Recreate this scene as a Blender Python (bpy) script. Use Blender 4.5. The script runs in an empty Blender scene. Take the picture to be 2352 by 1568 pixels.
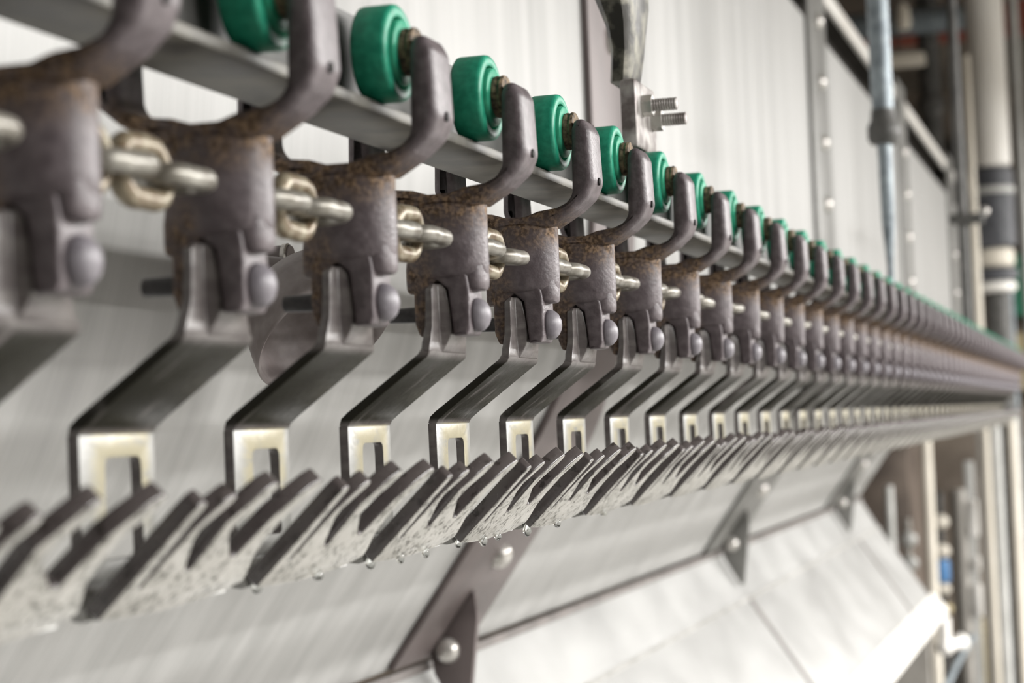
import bpy, bmesh, math, random
from mathutils import Vector, Matrix
from mathutils.geometry import tessellate_polygon

random.seed(7)
S = bpy.context.scene
C = S.collection
H = 1.45                      # camera height above the floor; the heights below are relative to the camera

# ------------------------------------------------------------------ camera
cam_data = bpy.data.cameras.new('camera')
cam = bpy.data.objects.new('camera', cam_data); C.objects.link(cam)
RIGHT = Vector((0.28200, -0.95850, -0.04193))
DOWNV = Vector((0.02786, 0.05186, -0.99827))
FWD = RIGHT.cross(DOWNV).normalized()
RIGHT = (RIGHT - FWD * RIGHT.dot(FWD)).normalized()
DOWNV = FWD.cross(RIGHT).normalized()
cam.matrix_world = Matrix(((RIGHT.x, -DOWNV.x, -FWD.x, 0),
                           (RIGHT.y, -DOWNV.y, -FWD.y, 0),
                           (RIGHT.z, -DOWNV.z, -FWD.z, H),
                           (0, 0, 0, 1)))
cam_data.sensor_width = 36.0
cam_data.lens = 4700.0 / 2352.0 * 36.0
cam_data.clip_start = 0.02
cam_data.clip_end = 100
cam_data.dof.use_dof = True
cam_data.dof.focus_distance = 1.32
cam_data.dof.aperture_fstop = 9.0
S.camera = cam

# ------------------------------------------------------------------ world, exposure
S.view_settings.view_transform = 'Standard'
S.view_settings.look = 'None'
S.view_settings.exposure = 0.54
S.view_settings.gamma = 1.0
S.view_settings.use_curve_mapping = False
world = bpy.data.worlds.new('world'); S.world = world
world.use_nodes = True
bg = world.node_tree.nodes['Background']
bg.inputs[0].default_value = (0.97, 1.0, 0.97, 1)
bg.inputs[1].default_value = 0.05

LAMP_POWER = 118.0
LAMP_COL = (1.0, 0.985, 0.965)

# ------------------------------------------------------------------ materials
def new_mat(name):
    m = bpy.data.materials.new(name); m.use_nodes = True
    nt = m.node_tree
    return m, nt, nt.nodes['Principled BSDF']

def nd(nt, t, **kw):
    n = nt.nodes.new(t)
    for k, v in kw.items(): setattr(n, k, v)
    return n

def col4(c): return (c[0], c[1], c[2], 1)

def noise_mat(name, c1, c2, scale=30, rough=(0.4, 0.6), metal=0.0, stretch=(1, 1, 1), bump=0.0, lo=0.35, hi=0.65,
              detail=5, spec=0.5, random_offset=False, coord='Object'):
    m, nt, b = new_mat(name)
    tc = nd(nt, 'ShaderNodeTexCoord'); mp = nd(nt, 'ShaderNodeMapping')
    mp.inputs['Scale'].default_value = stretch
    nt.links.new(tc.outputs[coord], mp.inputs[0])
    if random_offset:
        oi = nd(nt, 'ShaderNodeObjectInfo')
        ml = nd(nt, 'ShaderNodeMath', operation='MULTIPLY'); ml.inputs[1].default_value = 37.0
        nt.links.new(oi.outputs['Random'], ml.inputs[0])
        nt.links.new(ml.outputs[0], mp.inputs['Location'])
    n = nd(nt, 'ShaderNodeTexNoise'); n.inputs['Scale'].default_value = scale; n.inputs['Detail'].default_value = detail
    nt.links.new(mp.outputs[0], n.inputs['Vector'])
    r = nd(nt, 'ShaderNodeValToRGB')
    r.color_ramp.elements[0].position = lo; r.color_ramp.elements[0].color = col4(c1)
    r.color_ramp.elements[1].position = hi; r.color_ramp.elements[1].color = col4(c2)
    nt.links.new(n.outputs['Fac'], r.inputs[0]); nt.links.new(r.outputs[0], b.inputs['Base Color'])
    mr = nd(nt, 'ShaderNodeMapRange'); mr.inputs['To Min'].default_value = rough[0]; mr.inputs['To Max'].default_value = rough[1]
    nt.links.new(n.outputs['Fac'], mr.inputs['Value']); nt.links.new(mr.outputs[0], b.inputs['Roughness'])
    b.inputs['Metallic'].default_value = metal
    b.inputs['Specular IOR Level'].default_value = spec
    if bump:
        bp = nd(nt, 'ShaderNodeBump'); bp.inputs['Strength'].default_value = bump; bp.inputs['Distance'].default_value = 0.001
        nt.links.new(n.outputs['Fac'], bp.inputs['Height']); nt.links.new(bp.outputs[0], b.inputs['Normal'])
    return m

def axis_mask(nt, sep, axis, lo, hi):
    """smooth 0..1 along one object axis"""
    mr = nd(nt, 'ShaderNodeMapRange', interpolation_type='SMOOTHSTEP')
    mr.inputs['From Min'].default_value = lo; mr.inputs['From Max'].default_value = hi
    nt.links.new(sep.outputs[axis], mr.inputs['Value'])
    return mr.outputs[0]

def mul(nt, a, b):
    m = nd(nt, 'ShaderNodeMath', operation='MULTIPLY')
    nt.links.new(a, m.inputs[0])
    if isinstance(b, (int, float)): m.inputs[1].default_value = b
    else: nt.links.new(b, m.inputs[1])
    return m.outputs[0]

def mixcol(nt, fac, a, b):
    m = nd(nt, 'ShaderNodeMix', data_type='RGBA')
    nt.links.new(fac, m.inputs[0])
    for k, s in ((6, a), (7, b)):
        if isinstance(s, tuple): m.inputs[k].default_value = col4(s)
        else: nt.links.new(s, m.inputs[k])
    return m.outputs[2]

def obj_noise(nt, scale, detail=5, stretch=(1, 1, 1), shift=True):
    tc = nd(nt, 'ShaderNodeTexCoord'); mp = nd(nt, 'ShaderNodeMapping'); mp.inputs['Scale'].default_value = stretch
    nt.links.new(tc.outputs['Object'], mp.inputs[0])
    if shift:
        oi = nd(nt, 'ShaderNodeObjectInfo')
        ml = nd(nt, 'ShaderNodeMath', operation='MULTIPLY'); ml.inputs[1].default_value = 37.0
        nt.links.new(oi.outputs['Random'], ml.inputs[0]); nt.links.new(ml.outputs[0], mp.inputs['Location'])
    n = nd(nt, 'ShaderNodeTexNoise'); n.inputs['Scale'].default_value = scale; n.inputs['Detail'].default_value = detail
    nt.links.new(mp.outputs[0], n.inputs['Vector'])
    return n.outputs['Fac'], tc

def smooth(nt, v, lo, hi):
    mr = nd(nt, 'ShaderNodeMapRange', interpolation_type='SMOOTHSTEP')
    mr.inputs['From Min'].default_value = lo; mr.inputs['From Max'].default_value = hi
    nt.links.new(v, mr.inputs['Value'])
    return mr.outputs[0]

def make_yoke_mat():
    m, nt, b = new_mat('grey_cast_trolley')
    f, tc = obj_noise(nt, 160, 6)
    g, _ = obj_noise(nt, 420, 3)
    sep = nd(nt, 'ShaderNodeSeparateXYZ'); nt.links.new(tc.outputs['Object'], sep.inputs[0])
    base = mixcol(nt, smooth(nt, f, 0.35, 0.7), (0.092, 0.074, 0.080), (0.150, 0.126, 0.134))
    # caked rust and grease on the shoulder above the chain and down into the clevis
    up = mul(nt, axis_mask(nt, sep, 'Z', 0.040, 0.060), axis_mask(nt, sep, 'Z', 0.084, 0.068))
    up = mul(nt, up, axis_mask(nt, sep, 'Y', -0.026, -0.004))
    dn = mul(nt, axis_mask(nt, sep, 'Z', 0.050, 0.020), axis_mask(nt, sep, 'Y', 0.014, 0.026))
    ad = nd(nt, 'ShaderNodeMath', operation='ADD'); nt.links.new(up, ad.inputs[0]); nt.links.new(mul(nt, dn, 0.75), ad.inputs[1])
    nz = nd(nt, 'ShaderNodeMath', operation='MULTIPLY_ADD'); nt.links.new(f, nz.inputs[0]); nz.inputs[1].default_value = 3.0; nz.inputs[2].default_value = -0.70
    cl = nd(nt, 'ShaderNodeMath', operation='MULTIPLY', use_clamp=True); nt.links.new(ad.outputs[0], cl.inputs[0]); nt.links.new(nz.outputs[0], cl.inputs[1])
    rust = mixcol(nt, smooth(nt, g, 0.4, 0.65), (0.070, 0.042, 0.024), (0.25, 0.165, 0.10))
    nt.links.new(mixcol(nt, cl.outputs[0], base, rust), b.inputs['Base Color'])
    b.inputs['IOR'].default_value = 1.5
    rr = nd(nt, 'ShaderNodeMapRange'); rr.inputs['To Min'].default_value = 0.42; rr.inputs['To Max'].default_value = 0.85
    nt.links.new(cl.outputs[0], rr.inputs['Value']); nt.links.new(rr.outputs[0], b.inputs['Roughness'])
    bp = nd(nt, 'ShaderNodeBump'); bp.inputs['Strength'].default_value = 0.25; bp.inputs['Distance'].default_value = 0.0012
    nt.links.new(g, bp.inputs['Height']); nt.links.new(bp.outputs[0], b.inputs['Normal'])
    return m

def make_shackle_mat():
    m, nt, b = new_mat('worn_shackle_steel')
    f, tc = obj_noise(nt, 60, 6, (1, 1, 3))
    g, _ = obj_noise(nt, 300, 4)
    sep = nd(nt, 'ShaderNodeSeparateXYZ'); nt.links.new(tc.outputs['Object'], sep.inputs[0])
    base = mixcol(nt, smooth(nt, f, 0.35, 0.7), (0.085, 0.072, 0.070), (0.145, 0.131, 0.124))
    # shade on the sloping underside put into the colour, streaked greenish black
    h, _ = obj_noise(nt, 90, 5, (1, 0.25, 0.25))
    slope_shade = mul(nt, axis_mask(nt, sep, 'Z', -0.021, -0.026), axis_mask(nt, sep, 'Z', -0.0595, -0.0560))
    slope_shade = mul(nt, slope_shade, smooth(nt, h, 0.74, 0.56))
    base = mixcol(nt, slope_shade, base, (0.016, 0.015, 0.010))
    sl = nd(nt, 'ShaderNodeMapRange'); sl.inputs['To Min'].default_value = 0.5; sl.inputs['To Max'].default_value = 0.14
    nt.links.new(slope_shade, sl.inputs['Value']); nt.links.new(sl.outputs[0], b.inputs['Specular IOR Level'])
    # slotted plate's aisle-facing front painted pale as if lit, yellow stain round the slot
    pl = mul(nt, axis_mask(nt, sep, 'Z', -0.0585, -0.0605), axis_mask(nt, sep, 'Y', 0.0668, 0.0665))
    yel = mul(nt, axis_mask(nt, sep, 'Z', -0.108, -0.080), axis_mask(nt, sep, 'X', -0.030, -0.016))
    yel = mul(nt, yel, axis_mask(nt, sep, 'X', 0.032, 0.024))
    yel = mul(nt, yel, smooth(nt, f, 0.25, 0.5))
    lit_face = mixcol(nt, yel, (0.27, 0.268, 0.25), (0.38, 0.345, 0.235))
    nt.links.new(mixcol(nt, pl, base, lit_face), b.inputs['Base Color'])
    b.inputs['Metallic'].default_value = 0.05
    b.inputs['IOR'].default_value = 1.65
    rr = nd(nt, 'ShaderNodeMapRange'); rr.inputs['To Min'].default_value = 0.25; rr.inputs['To Max'].default_value = 0.5
    nt.links.new(g, rr.inputs['Value']); nt.links.new(rr.outputs[0], b.inputs['Roughness'])
    bp = nd(nt, 'ShaderNodeBump'); bp.inputs['Strength'].default_value = 0.22; bp.inputs['Distance'].default_value = 0.0008
    nt.links.new(g, bp.inputs['Height']); nt.links.new(bp.outputs[0], b.inputs['Normal'])
    return m

def make_fork_mat():
    m, nt, b = new_mat('wet_fork_steel')
    f, tc = obj_noise(nt, 130, 5)
    g, _ = obj_noise(nt, 380, 3)
    base = mixcol(nt, smooth(nt, f, 0.57, 0.66), (0.080, 0.068, 0.067), (0.035, 0.029, 0.027))
    nt.links.new(base, b.inputs['Base Color'])
    b.inputs['Metallic'].default_value = 0.0
    b.inputs['IOR'].default_value = 1.9
    rr = nd(nt, 'ShaderNodeMapRange'); rr.inputs['To Min'].default_value = 0.14; rr.inputs['To Max'].default_value = 0.34
    nt.links.new(g, rr.inputs['Value']); nt.links.new(rr.outputs[0], b.inputs['Roughness'])
    bp = nd(nt, 'ShaderNodeBump'); bp.inputs['Strength'].default_value = 0.3; bp.inputs['Distance'].default_value = 0.001
    nt.links.new(f, bp.inputs['Height']); nt.links.new(bp.outputs[0], b.inputs['Normal'])
    return m

def make_lit_face_mat():  # light reflected on the fork underside put into a pale speckled colour
    m, nt, b = new_mat('lit_fork_underside')
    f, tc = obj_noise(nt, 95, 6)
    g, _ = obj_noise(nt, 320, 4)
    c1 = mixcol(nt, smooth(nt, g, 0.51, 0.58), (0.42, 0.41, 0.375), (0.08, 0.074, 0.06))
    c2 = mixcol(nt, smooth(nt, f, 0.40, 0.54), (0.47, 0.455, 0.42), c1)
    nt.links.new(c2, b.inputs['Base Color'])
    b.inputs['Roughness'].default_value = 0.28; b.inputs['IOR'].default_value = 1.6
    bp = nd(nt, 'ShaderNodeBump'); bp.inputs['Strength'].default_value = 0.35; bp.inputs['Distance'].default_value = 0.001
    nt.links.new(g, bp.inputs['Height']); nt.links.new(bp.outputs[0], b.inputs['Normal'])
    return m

M = {}
M['yoke'] = make_yoke_mat()
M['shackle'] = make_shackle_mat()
M['fork'] = make_fork_mat()
M['lit_face'] = make_lit_face_mat()
M['tread'] = noise_mat('green_wheel_tread', (0.008, 0.240, 0.142), (0.024, 0.340, 0.205), 220, (0.35, 0.55), 0, bump=0.15, random_offset=True)
M['hub'] = noise_mat('green_wheel_hub', (0.02, 0.320, 0.185), (0.05, 0.400, 0.240), 160, (0.35, 0.5), 0, random_offset=True)
M['rusty'] = noise_mat('rusty_spacer', (0.035, 0.024, 0.018), (0.30, 0.22, 0.14), 260, (0.6, 0.9), 0.1, bump=0.6, random_offset=True)
M['chain'] = noise_mat('wet_chain_steel', (0.15, 0.135, 0.11), (0.33, 0.315, 0.28), 120, (0.25, 0.45), 0.35, bump=0.15, random_offset=True)
M['chain_rust'] = noise_mat('rusty_chain_steel', (0.13, 0.085, 0.045), (0.31, 0.275, 0.20), 160, (0.25, 0.5), 0.3, bump=0.2, random_offset=True)
M['rail'] = noise_mat('grimy_galvanised_rail', (0.035, 0.032, 0.026), (0.135, 0.128, 0.11), 40, (0.35, 0.62), 0.15, bump=0.3, detail=8, lo=0.34, hi=0.62)
M['pin'] = noise_mat('grey_pin', (0.17, 0.155, 0.175), (0.23, 0.215, 0.235), 200, (0.38, 0.5), 0.0, bump=0.1, random_offset=True)
M['dark_pin'] = noise_mat('dark_pin_tail', (0.030, 0.028, 0.03), (0.06, 0.056, 0.056), 200, (0.4, 0.6), 0.2)
M['shadow_gap'] = noise_mat('shaded_channel', (0.016, 0.014, 0.011), (0.032, 0.028, 0.024), 8, (0.8, 0.9), 0, spec=0.2)  # shade under the top flange put into the colour
M['hole'] = noise_mat('dark_recess', (0.018, 0.017, 0.017), (0.03, 0.028, 0.028), 100, (0.8, 0.9), 0)
M['wall'] = noise_mat('brushed_steel_wall', (0.33, 0.328, 0.318), (0.45, 0.447, 0.436), 9, (0.36, 0.5), 0.15, (3.0, 1, 0.12), bump=0.04, lo=0.3, hi=0.7)
M['slope'] = noise_mat('wet_steel_slope', (0.44, 0.435, 0.41), (0.66, 0.65, 0.625), 7, (0.25, 0.45), 0.45, (2.5, 0.3, 0.3), bump=0.08, lo=0.3, hi=0.7)
M['trough'] = noise_mat('bright_steel_trough', (0.34, 0.34, 0.332), (0.45, 0.45, 0.44), 6, (0.3, 0.45), 0.3, (0.6, 1, 1), lo=0.3, hi=0.7)
M['strap'] = noise_mat('purple_grey_strap', (0.115, 0.094, 0.091), (0.165, 0.137, 0.133), 14, (0.4, 0.55), 0.25, (1, 1, 0.4))
M['post'] = noise_mat('grey_steel_post', (0.15, 0.148, 0.138), (0.20, 0.197, 0.186), 12, (0.4, 0.55), 0.3)
M['rivet'] = noise_mat('rivet_steel', (0.50, 0.48, 0.45), (0.62, 0.60, 0.57), 100, (0.22, 0.35), 0.6)
M['seam'] = noise_mat('dark_seam', (0.10, 0.088, 0.082), (0.17, 0.15, 0.14), 20, (0.5, 0.7), 0.1)
M['blue_pipe'] = noise_mat('blue_grey_pipe', (0.14, 0.165, 0.185), (0.29, 0.335, 0.36), 40, (0.35, 0.5), 0.35)
M['dark_pipe'] = noise_mat('dark_pipe', (0.05, 0.05, 0.047), (0.11, 0.107, 0.102), 30, (0.4, 0.6), 0.3)
M['grimy'] = noise_mat('greasy_black_grime', (0.020, 0.018, 0.014), (0.26, 0.25, 0.20), 55, (0.3, 0.6), 0.2, bump=0.8, detail=8, lo=0.47, hi=0.72)
M['pitted'] = noise_mat('pitted_purple_steel', (0.20, 0.168, 0.164), (0.33, 0.295, 0.288), 45, (0.4, 0.6), 0.0, bump=0.5, lo=0.4, hi=0.7)
M['bracket'] = noise_mat('pitted_grey_steel', (0.16, 0.135, 0.13), (0.44, 0.42, 0.40), 70, (0.35, 0.6), 0.4, bump=0.4)
M['white_pvc'] = noise_mat('white_pvc', (0.80, 0.77, 0.72), (0.86, 0.84, 0.80), 4, (0.3, 0.4), 0)
M['rubber'] = noise_mat('black_rubber', (0.045, 0.047, 0.055), (0.085, 0.088, 0.10), 30, (0.4, 0.6), 0)
M['cream'] = noise_mat('cream_paint', (0.66, 0.61, 0.52), (0.74, 0.69, 0.60), 6, (0.4, 0.6), 0)
M['tan'] = noise_mat('tan_paint', (0.44, 0.36, 0.20), (0.56, 0.47, 0.28), 8, (0.5, 0.7), 0)
M['greyp'] = noise_mat('grey_paint', (0.24, 0.225, 0.20), (0.34, 0.32, 0.29), 8, (0.5, 0.7), 0)
M['palegrey'] = noise_mat('pale_grey_paint', (0.42, 0.42, 0.40), (0.54, 0.54, 0.52), 8, (0.4, 0.6), 0.1)
M['brown'] = noise_mat('brown_grime', (0.055, 0.040, 0.030), (0.16, 0.125, 0.10), 3, (0.6, 0.8), 0)
M['red'] = noise_mat('dull_red_paint', (0.20, 0.045, 0.03), (0.28, 0.08, 0.05), 6, (0.5, 0.7), 0)
M['blue'] = noise_mat('blue_paint', (0.07, 0.20, 0.42), (0.10, 0.26, 0.52), 6, (0.4, 0.6), 0)
M['green'] = noise_mat('green_paint', (0.06, 0.33, 0.20), (0.10, 0.42, 0.27), 6, (0.4, 0.6), 0)
M['floor'] = noise_mat('wet_concrete', (0.14, 0.135, 0.125), (0.22, 0.215, 0.20), 2.5, (0.25, 0.5), 0)
M['backwall'] = noise_mat('stained_wall', (0.085, 0.066, 0.05), (0.26, 0.215, 0.17), 1.4, (0.6, 0.8), 0)
M['darkwall'] = noise_mat('dark_wall', (0.05, 0.045, 0.042), (0.08, 0.072, 0.066), 1.4, (0.7, 0.9), 0)
M['palewall'] = noise_mat('pale_wall', (0.20, 0.195, 0.185), (0.28, 0.275, 0.26), 1.4, (0.7, 0.9), 0)
M['ceiling'] = noise_mat('ceiling_panels', (0.10, 0.085, 0.068), (0.24, 0.21, 0.175), 1.2, (0.6, 0.8), 0)
mw, ntw, bw = new_mat('water')
bw.inputs['Base Color'].default_value = (0.9, 0.92, 0.9, 1); bw.inputs['Roughness'].default_value = 0.03
bw.inputs['Transmission Weight'].default_value = 1.0; bw.inputs['IOR'].default_value = 1.33
M['water'] = mw
ml_, ntl, bl = new_mat('lamp_diffuser')
bl.inputs['Base Color'].default_value = (0.9, 0.9, 0.88, 1)
bl.inputs['Emission Color'].default_value = (1, 0.97, 0.93, 1); bl.inputs['Emission Strength'].default_value = 9.0
M['lamp'] = ml_

# ------------------------------------------------------------------ mesh helpers
def tag(o, label, cat, group=None, kind=None):
    o['label'] = label
    if cat: o['category'] = cat
    if group: o['group'] = group
    if kind: o['kind'] = kind
    return o

def structure(o): o['kind'] = 'structure'; return o

def empty(name, loc):
    o = bpy.data.objects.new(name, None); C.objects.link(o); o.location = loc
    o.empty_display_size = 0.02
    return o

def finish(name, bm, mat, parent=None, loc=(0, 0, 0), bevel=0.0, segs=2, smooth_ang=35, bevel_ang=30):
    bmesh.ops.recalc_face_normals(bm, faces=bm.faces)
    me = bpy.data.meshes.new(name); bm.to_mesh(me); bm.free()
    for mm in (mat if isinstance(mat, (list, tuple)) else [mat]): me.materials.append(mm)
    o = bpy.data.objects.new(name, me); C.objects.link(o)
    if bevel:
        md = o.modifiers.new('bevel', 'BEVEL'); md.width = bevel; md.segments = segs
        md.limit_method = 'ANGLE'; md.angle_limit = math.radians(bevel_ang); md.miter_outer = 'MITER_ARC' if False else 'MITER_SHARP'
        md.use_clamp_overlap = True
        dg = bpy.context.evaluated_depsgraph_get()
        me2 = bpy.data.meshes.new_from_object(o.evaluated_get(dg))
        o.modifiers.clear(); o.data = me2; bpy.data.meshes.remove(me); me2.name = name; me = me2
    for p in me.polygons: p.use_smooth = True
    me.set_sharp_from_angle(angle=math.radians(smooth_ang))
    o.location = loc
    if parent is not None: o.parent = parent
    return o

def poly(bm, outline, f0, f1, holes=(), dissolve=False):
    """extrude a 2-D outline (with holes) between the maps f0 and f1"""
    loops = [list(outline)] + [list(h) for h in holes]
    pts = [p for l in loops for p in l]
    tris = tessellate_polygon([[Vector((p[0], p[1], 0)) for p in l] for l in loops])
    a = [bm.verts.new(f0(*p)) for p in pts]; b = [bm.verts.new(f1(*p)) for p in pts]
    caps = []
    for t in tris:
        try: caps.append(bm.faces.new([a[i] for i in t])); caps.append(bm.faces.new([b[i] for i in reversed(t)]))
        except ValueError: pass
    k = 0
    for l in loops:
        n = len(l)
        for i in range(n):
            i0, i1 = k + i, k + (i + 1) % n
            bm.faces.new((a[i0], a[i1], b[i1], b[i0]))
        k += n
    bmesh.ops.recalc_face_normals(bm, faces=bm.faces)
    if not dissolve: return
    es = list({e for f in caps if f.is_valid for e in f.edges})
    vs = list({v for f in caps if f.is_valid for v in f.verts})
    bmesh.ops.dissolve_limit(bm, angle_limit=0.005, verts=vs, edges=es)

def fillet(pts, radii, n=5):
    out = []; N = len(pts)
    for i, p in enumerate(pts):
        r = radii[i] if isinstance(radii, (list, tuple)) else radii
        p = Vector(p); a = Vector(pts[i - 1]); b = Vector(pts[(i + 1) % N])
        if r <= 0: out.append(tuple(p)); continue
        u = (a - p); v = (b - p); lu, lv = u.length, v.length; u.normalize(); v.normalize()
        ang = u.angle(v)
        if ang > math.radians(172): out.append(tuple(p)); continue
        d = min(r / math.tan(ang / 2), lu * 0.48, lv * 0.48)
        s = p + u * d; e = p + v * d
        for k in range(n + 1):
            t = k / n
            q = s * (1 - t) ** 2 + p * 2 * t * (1 - t) + e * t * t
            out.append((q.x, q.y))
    return out

def mm(l): return [(a / 1000, b / 1000) for a, b in l]

def prism_x(bm, yz, x0, x1, holes=()):
    poly(bm, yz, lambda y, z: (x0, y, z), lambda y, z: (x1, y, z), holes)

def rounded_prism_x(bm, yz, hx, r, steps=4):
    """outline in Y-Z extruded along X with rolled edges"""
    area = sum(a[0] * b[1] - b[0] * a[1] for a, b in zip(yz, yz[1:] + yz[:1]))
    sg = 1 if area > 0 else -1
    N = len(yz); nrm = []
    for i in range(N):
        p, a, b = Vector(yz[i]), Vector(yz[i - 1]), Vector(yz[(i + 1) % N])
        u, v = (p - a).normalized(), (b - p).normalized()
        n = Vector((-u.y - v.y, u.x + v.x)) * sg
        n = n.normalized() if n.length > 1e-9 else Vector((-u.y, u.x)) * sg
        c = max(0.6, n.dot(Vector((-u.y, u.x)) * sg)); nrm.append(n / c)
    def ring(x, off): return [bm.verts.new((x, p[0] + n.x * off, p[1] + n.y * off)) for p, n in zip(yz, nrm)]
    lay = []
    for k in range(steps + 1):
        t = math.pi / 2 * (1 - k / steps); lay.append((-(hx - r + r * math.sin(t)), r * (1 - math.cos(t))))
    lay = lay + [(-x, o) for x, o in reversed(lay)]
    rings = [ring(x, o) for x, o in lay]
    for A, B in zip(rings, rings[1:]):
        for i in range(N): bm.faces.new((A[i], A[(i + 1) % N], B[(i + 1) % N], B[i]))
    for R_ in (rings[0], rings[-1]):
        for t in tessellate_polygon([[Vector((v.co.y, v.co.z, 0)) for v in R_]]):
            try: bm.faces.new([R_[i] for i in t])
            except ValueError: pass

def box(bm, x0, x1, y0, y1, z0, z1):
    prism_x(bm, [(y0, z0), (y1, z0), (y1, z1), (y0, z1)], x0, x1)

def lathe(bm, prof, axis='Y', seg=40, center=(0, 0, 0), closed=False, direction=None):
    """prof: (radius, height) pairs along the axis"""
    c = Vector(center)
    if direction is not None: w = Vector(direction).normalized()
    else: w = {'X': Vector((1, 0, 0)), 'Y': Vector((0, 1, 0)), 'Z': Vector((0, 0, 1))}[axis]
    u = w.orthogonal().normalized(); v = w.cross(u)
    rings = []
    for r, h in prof:
        if r < 1e-7: rings.append([bm.verts.new(c + w * h)])
        else: rings.append([bm.verts.new(c + w * h + (u * math.cos(2 * math.pi * k / seg) + v * math.sin(2 * math.pi * k / seg)) * r) for k in range(seg)])
    pairs = list(zip(rings, rings[1:]))
    if closed: pairs.append((rings[-1], rings[0]))
    for A, B in pairs:
        for k in range(seg):
            k1 = (k + 1) % seg
            if len(A) == 1 and len(B) == 1: continue
            if len(A) == 1: bm.faces.new((A[0], B[k1], B[k]))
            elif len(B) == 1: bm.faces.new((A[k], A[k1], B[0]))
            else: bm.faces.new((A[k], A[k1], B[k1], B[k]))

def cyl(bm, p0, p1, r, r1=None, seg=24):
    p0, p1 = Vector(p0), Vector(p1); L = (p1 - p0).length
    if r1 is None: r1 = r
    lathe(bm, [(0, 0), (r, 0), (r1, L), (0, L)], seg=seg, center=p0, direction=(p1 - p0))

def loft(bm, secs, cap=True):
    rings = [[bm.verts.new(p) for p in s] for s in secs]
    n = len(rings[0])
    for A, B in zip(rings, rings[1:]):
        for k in range(n): bm.faces.new((A[k], A[(k + 1) % n], B[(k + 1) % n], B[k]))
    if cap: bm.faces.new(list(reversed(rings[0]))); bm.faces.new(rings[-1])

def sphere(bm, c, r, seg=16, squash=1.0):
    prof = [(r * math.sin(math.pi * k / 10), -r * math.cos(math.pi * k / 10) * squash) for k in range(11)]
    prof[0] = (0, prof[0][1]); prof[-1] = (0, prof[-1][1])
    lathe(bm, prof, 'Z', seg, c)

def tube(bm, pts, r, seg=12, closed=False):
    pts = [Vector(p) for p in pts]; n = len(pts); rings = []
    up = None
    for i, p in enumerate(pts):
        if closed: t = pts[(i + 1) % n] - pts[i - 1]
        else: t = pts[min(i + 1, n - 1)] - pts[max(i - 1, 0)]
        t.normalize()
        if up is None: up = t.orthogonal().normalized()
        u = (up - t * up.dot(t)).normalized(); up = u; v = t.cross(u)
        rings.append([bm.verts.new(p + (u * math.cos(2 * math.pi * k / seg) + v * math.sin(2 * math.pi * k / seg)) * r) for k in range(seg)])
    pr = list(zip(rings, rings[1:])) + ([(rings[-1], rings[0])] if closed else [])
    for A, B in pr:
        for k in range(seg): bm.faces.new((A[k], A[(k + 1) % seg], B[(k + 1) % seg], B[k]))
    if not closed:
        bm.faces.new(list(reversed(rings[0]))); bm.faces.new(rings[-1])

def nbm(): return bmesh.new()

# ------------------------------------------------------------------ the room
bm = nbm(); box(bm, -3, 16, -6.5, 4, -0.1, 0.0); structure(finish('floor', bm, M['floor']))
bm = nbm(); box(bm, -3, 16, -6.5, 4, H + 2.3, H + 2.4); structure(finish('ceiling', bm, M['ceiling']))
bm = nbm(); box(bm, 15, 15.1, -6.5, 4, 0, H + 2.3); structure(finish('wall_far', bm, M['backwall']))
bm = nbm(); box(bm, -3, 15, 3.9, 4.0, 0, H + 2.3); structure(finish('wall_back', bm, M['backwall']))
bm = nbm(); box(bm, -3.1, -3, -6.5, 4, 0, H + 2.3); structure(finish('wall_front', bm, M['darkwall']))
bm = nbm(); box(bm, -3, 15, -6.6, -6.5, 0, H + 2.3); structure(finish('wall_aisle', bm, M['palewall']))

# ceiling lamps along the aisle
def ceiling_lamp(x, y, label):
    t = empty('ceiling_lamp', (x, y, H + 1.45))
    tag(t, label, 'lamp', 'fluorescent lamps over the aisle')
    b = nbm(); box(b, -0.75, 0.75, -0.16, 0.16, 0.0, 0.1); finish('housing', b, M['palegrey'], t)
    for rx in (-0.5, 0.5):
        b = nbm(); cyl(b, (rx, 0, 0.1005), (rx, 0, 0.849), 0.008, seg=10); finish('hanger_rod', b, M['palegrey'], t)
    b = nbm(); box(b, -0.70, 0.70, -0.13, 0.13, -0.012, -0.001); finish('diffuser', b, M['lamp'], t)
    ld = bpy.data.lights.new('lamp_light', 'AREA'); ld.shape = 'RECTANGLE'; ld.size = 1.4; ld.size_y = 0.26
    ld.energy = LAMP_POWER; ld.color = LAMP_COL
    l = bpy.data.objects.new('lamp_light', ld); C.objects.link(l); l.parent = t; l.location = (0, 0, -0.03)
    return t

for k, x in enumerate((0.4, 2.3, 4.2, 6.1, 8.0, 9.9, 11.8)):  # first pair added to brighten the near end of the panel
    for j, y in enumerate((-3.2, -5.0)):
        ceiling_lamp(x, y, 'white fluorescent lamp hung from the ceiling, number %s along the %s row over the aisle' %
                     (('one (added fill light)', 'two', 'three', 'four', 'five', 'six', 'seven')[k], ('inner', 'outer')[j]))

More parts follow.
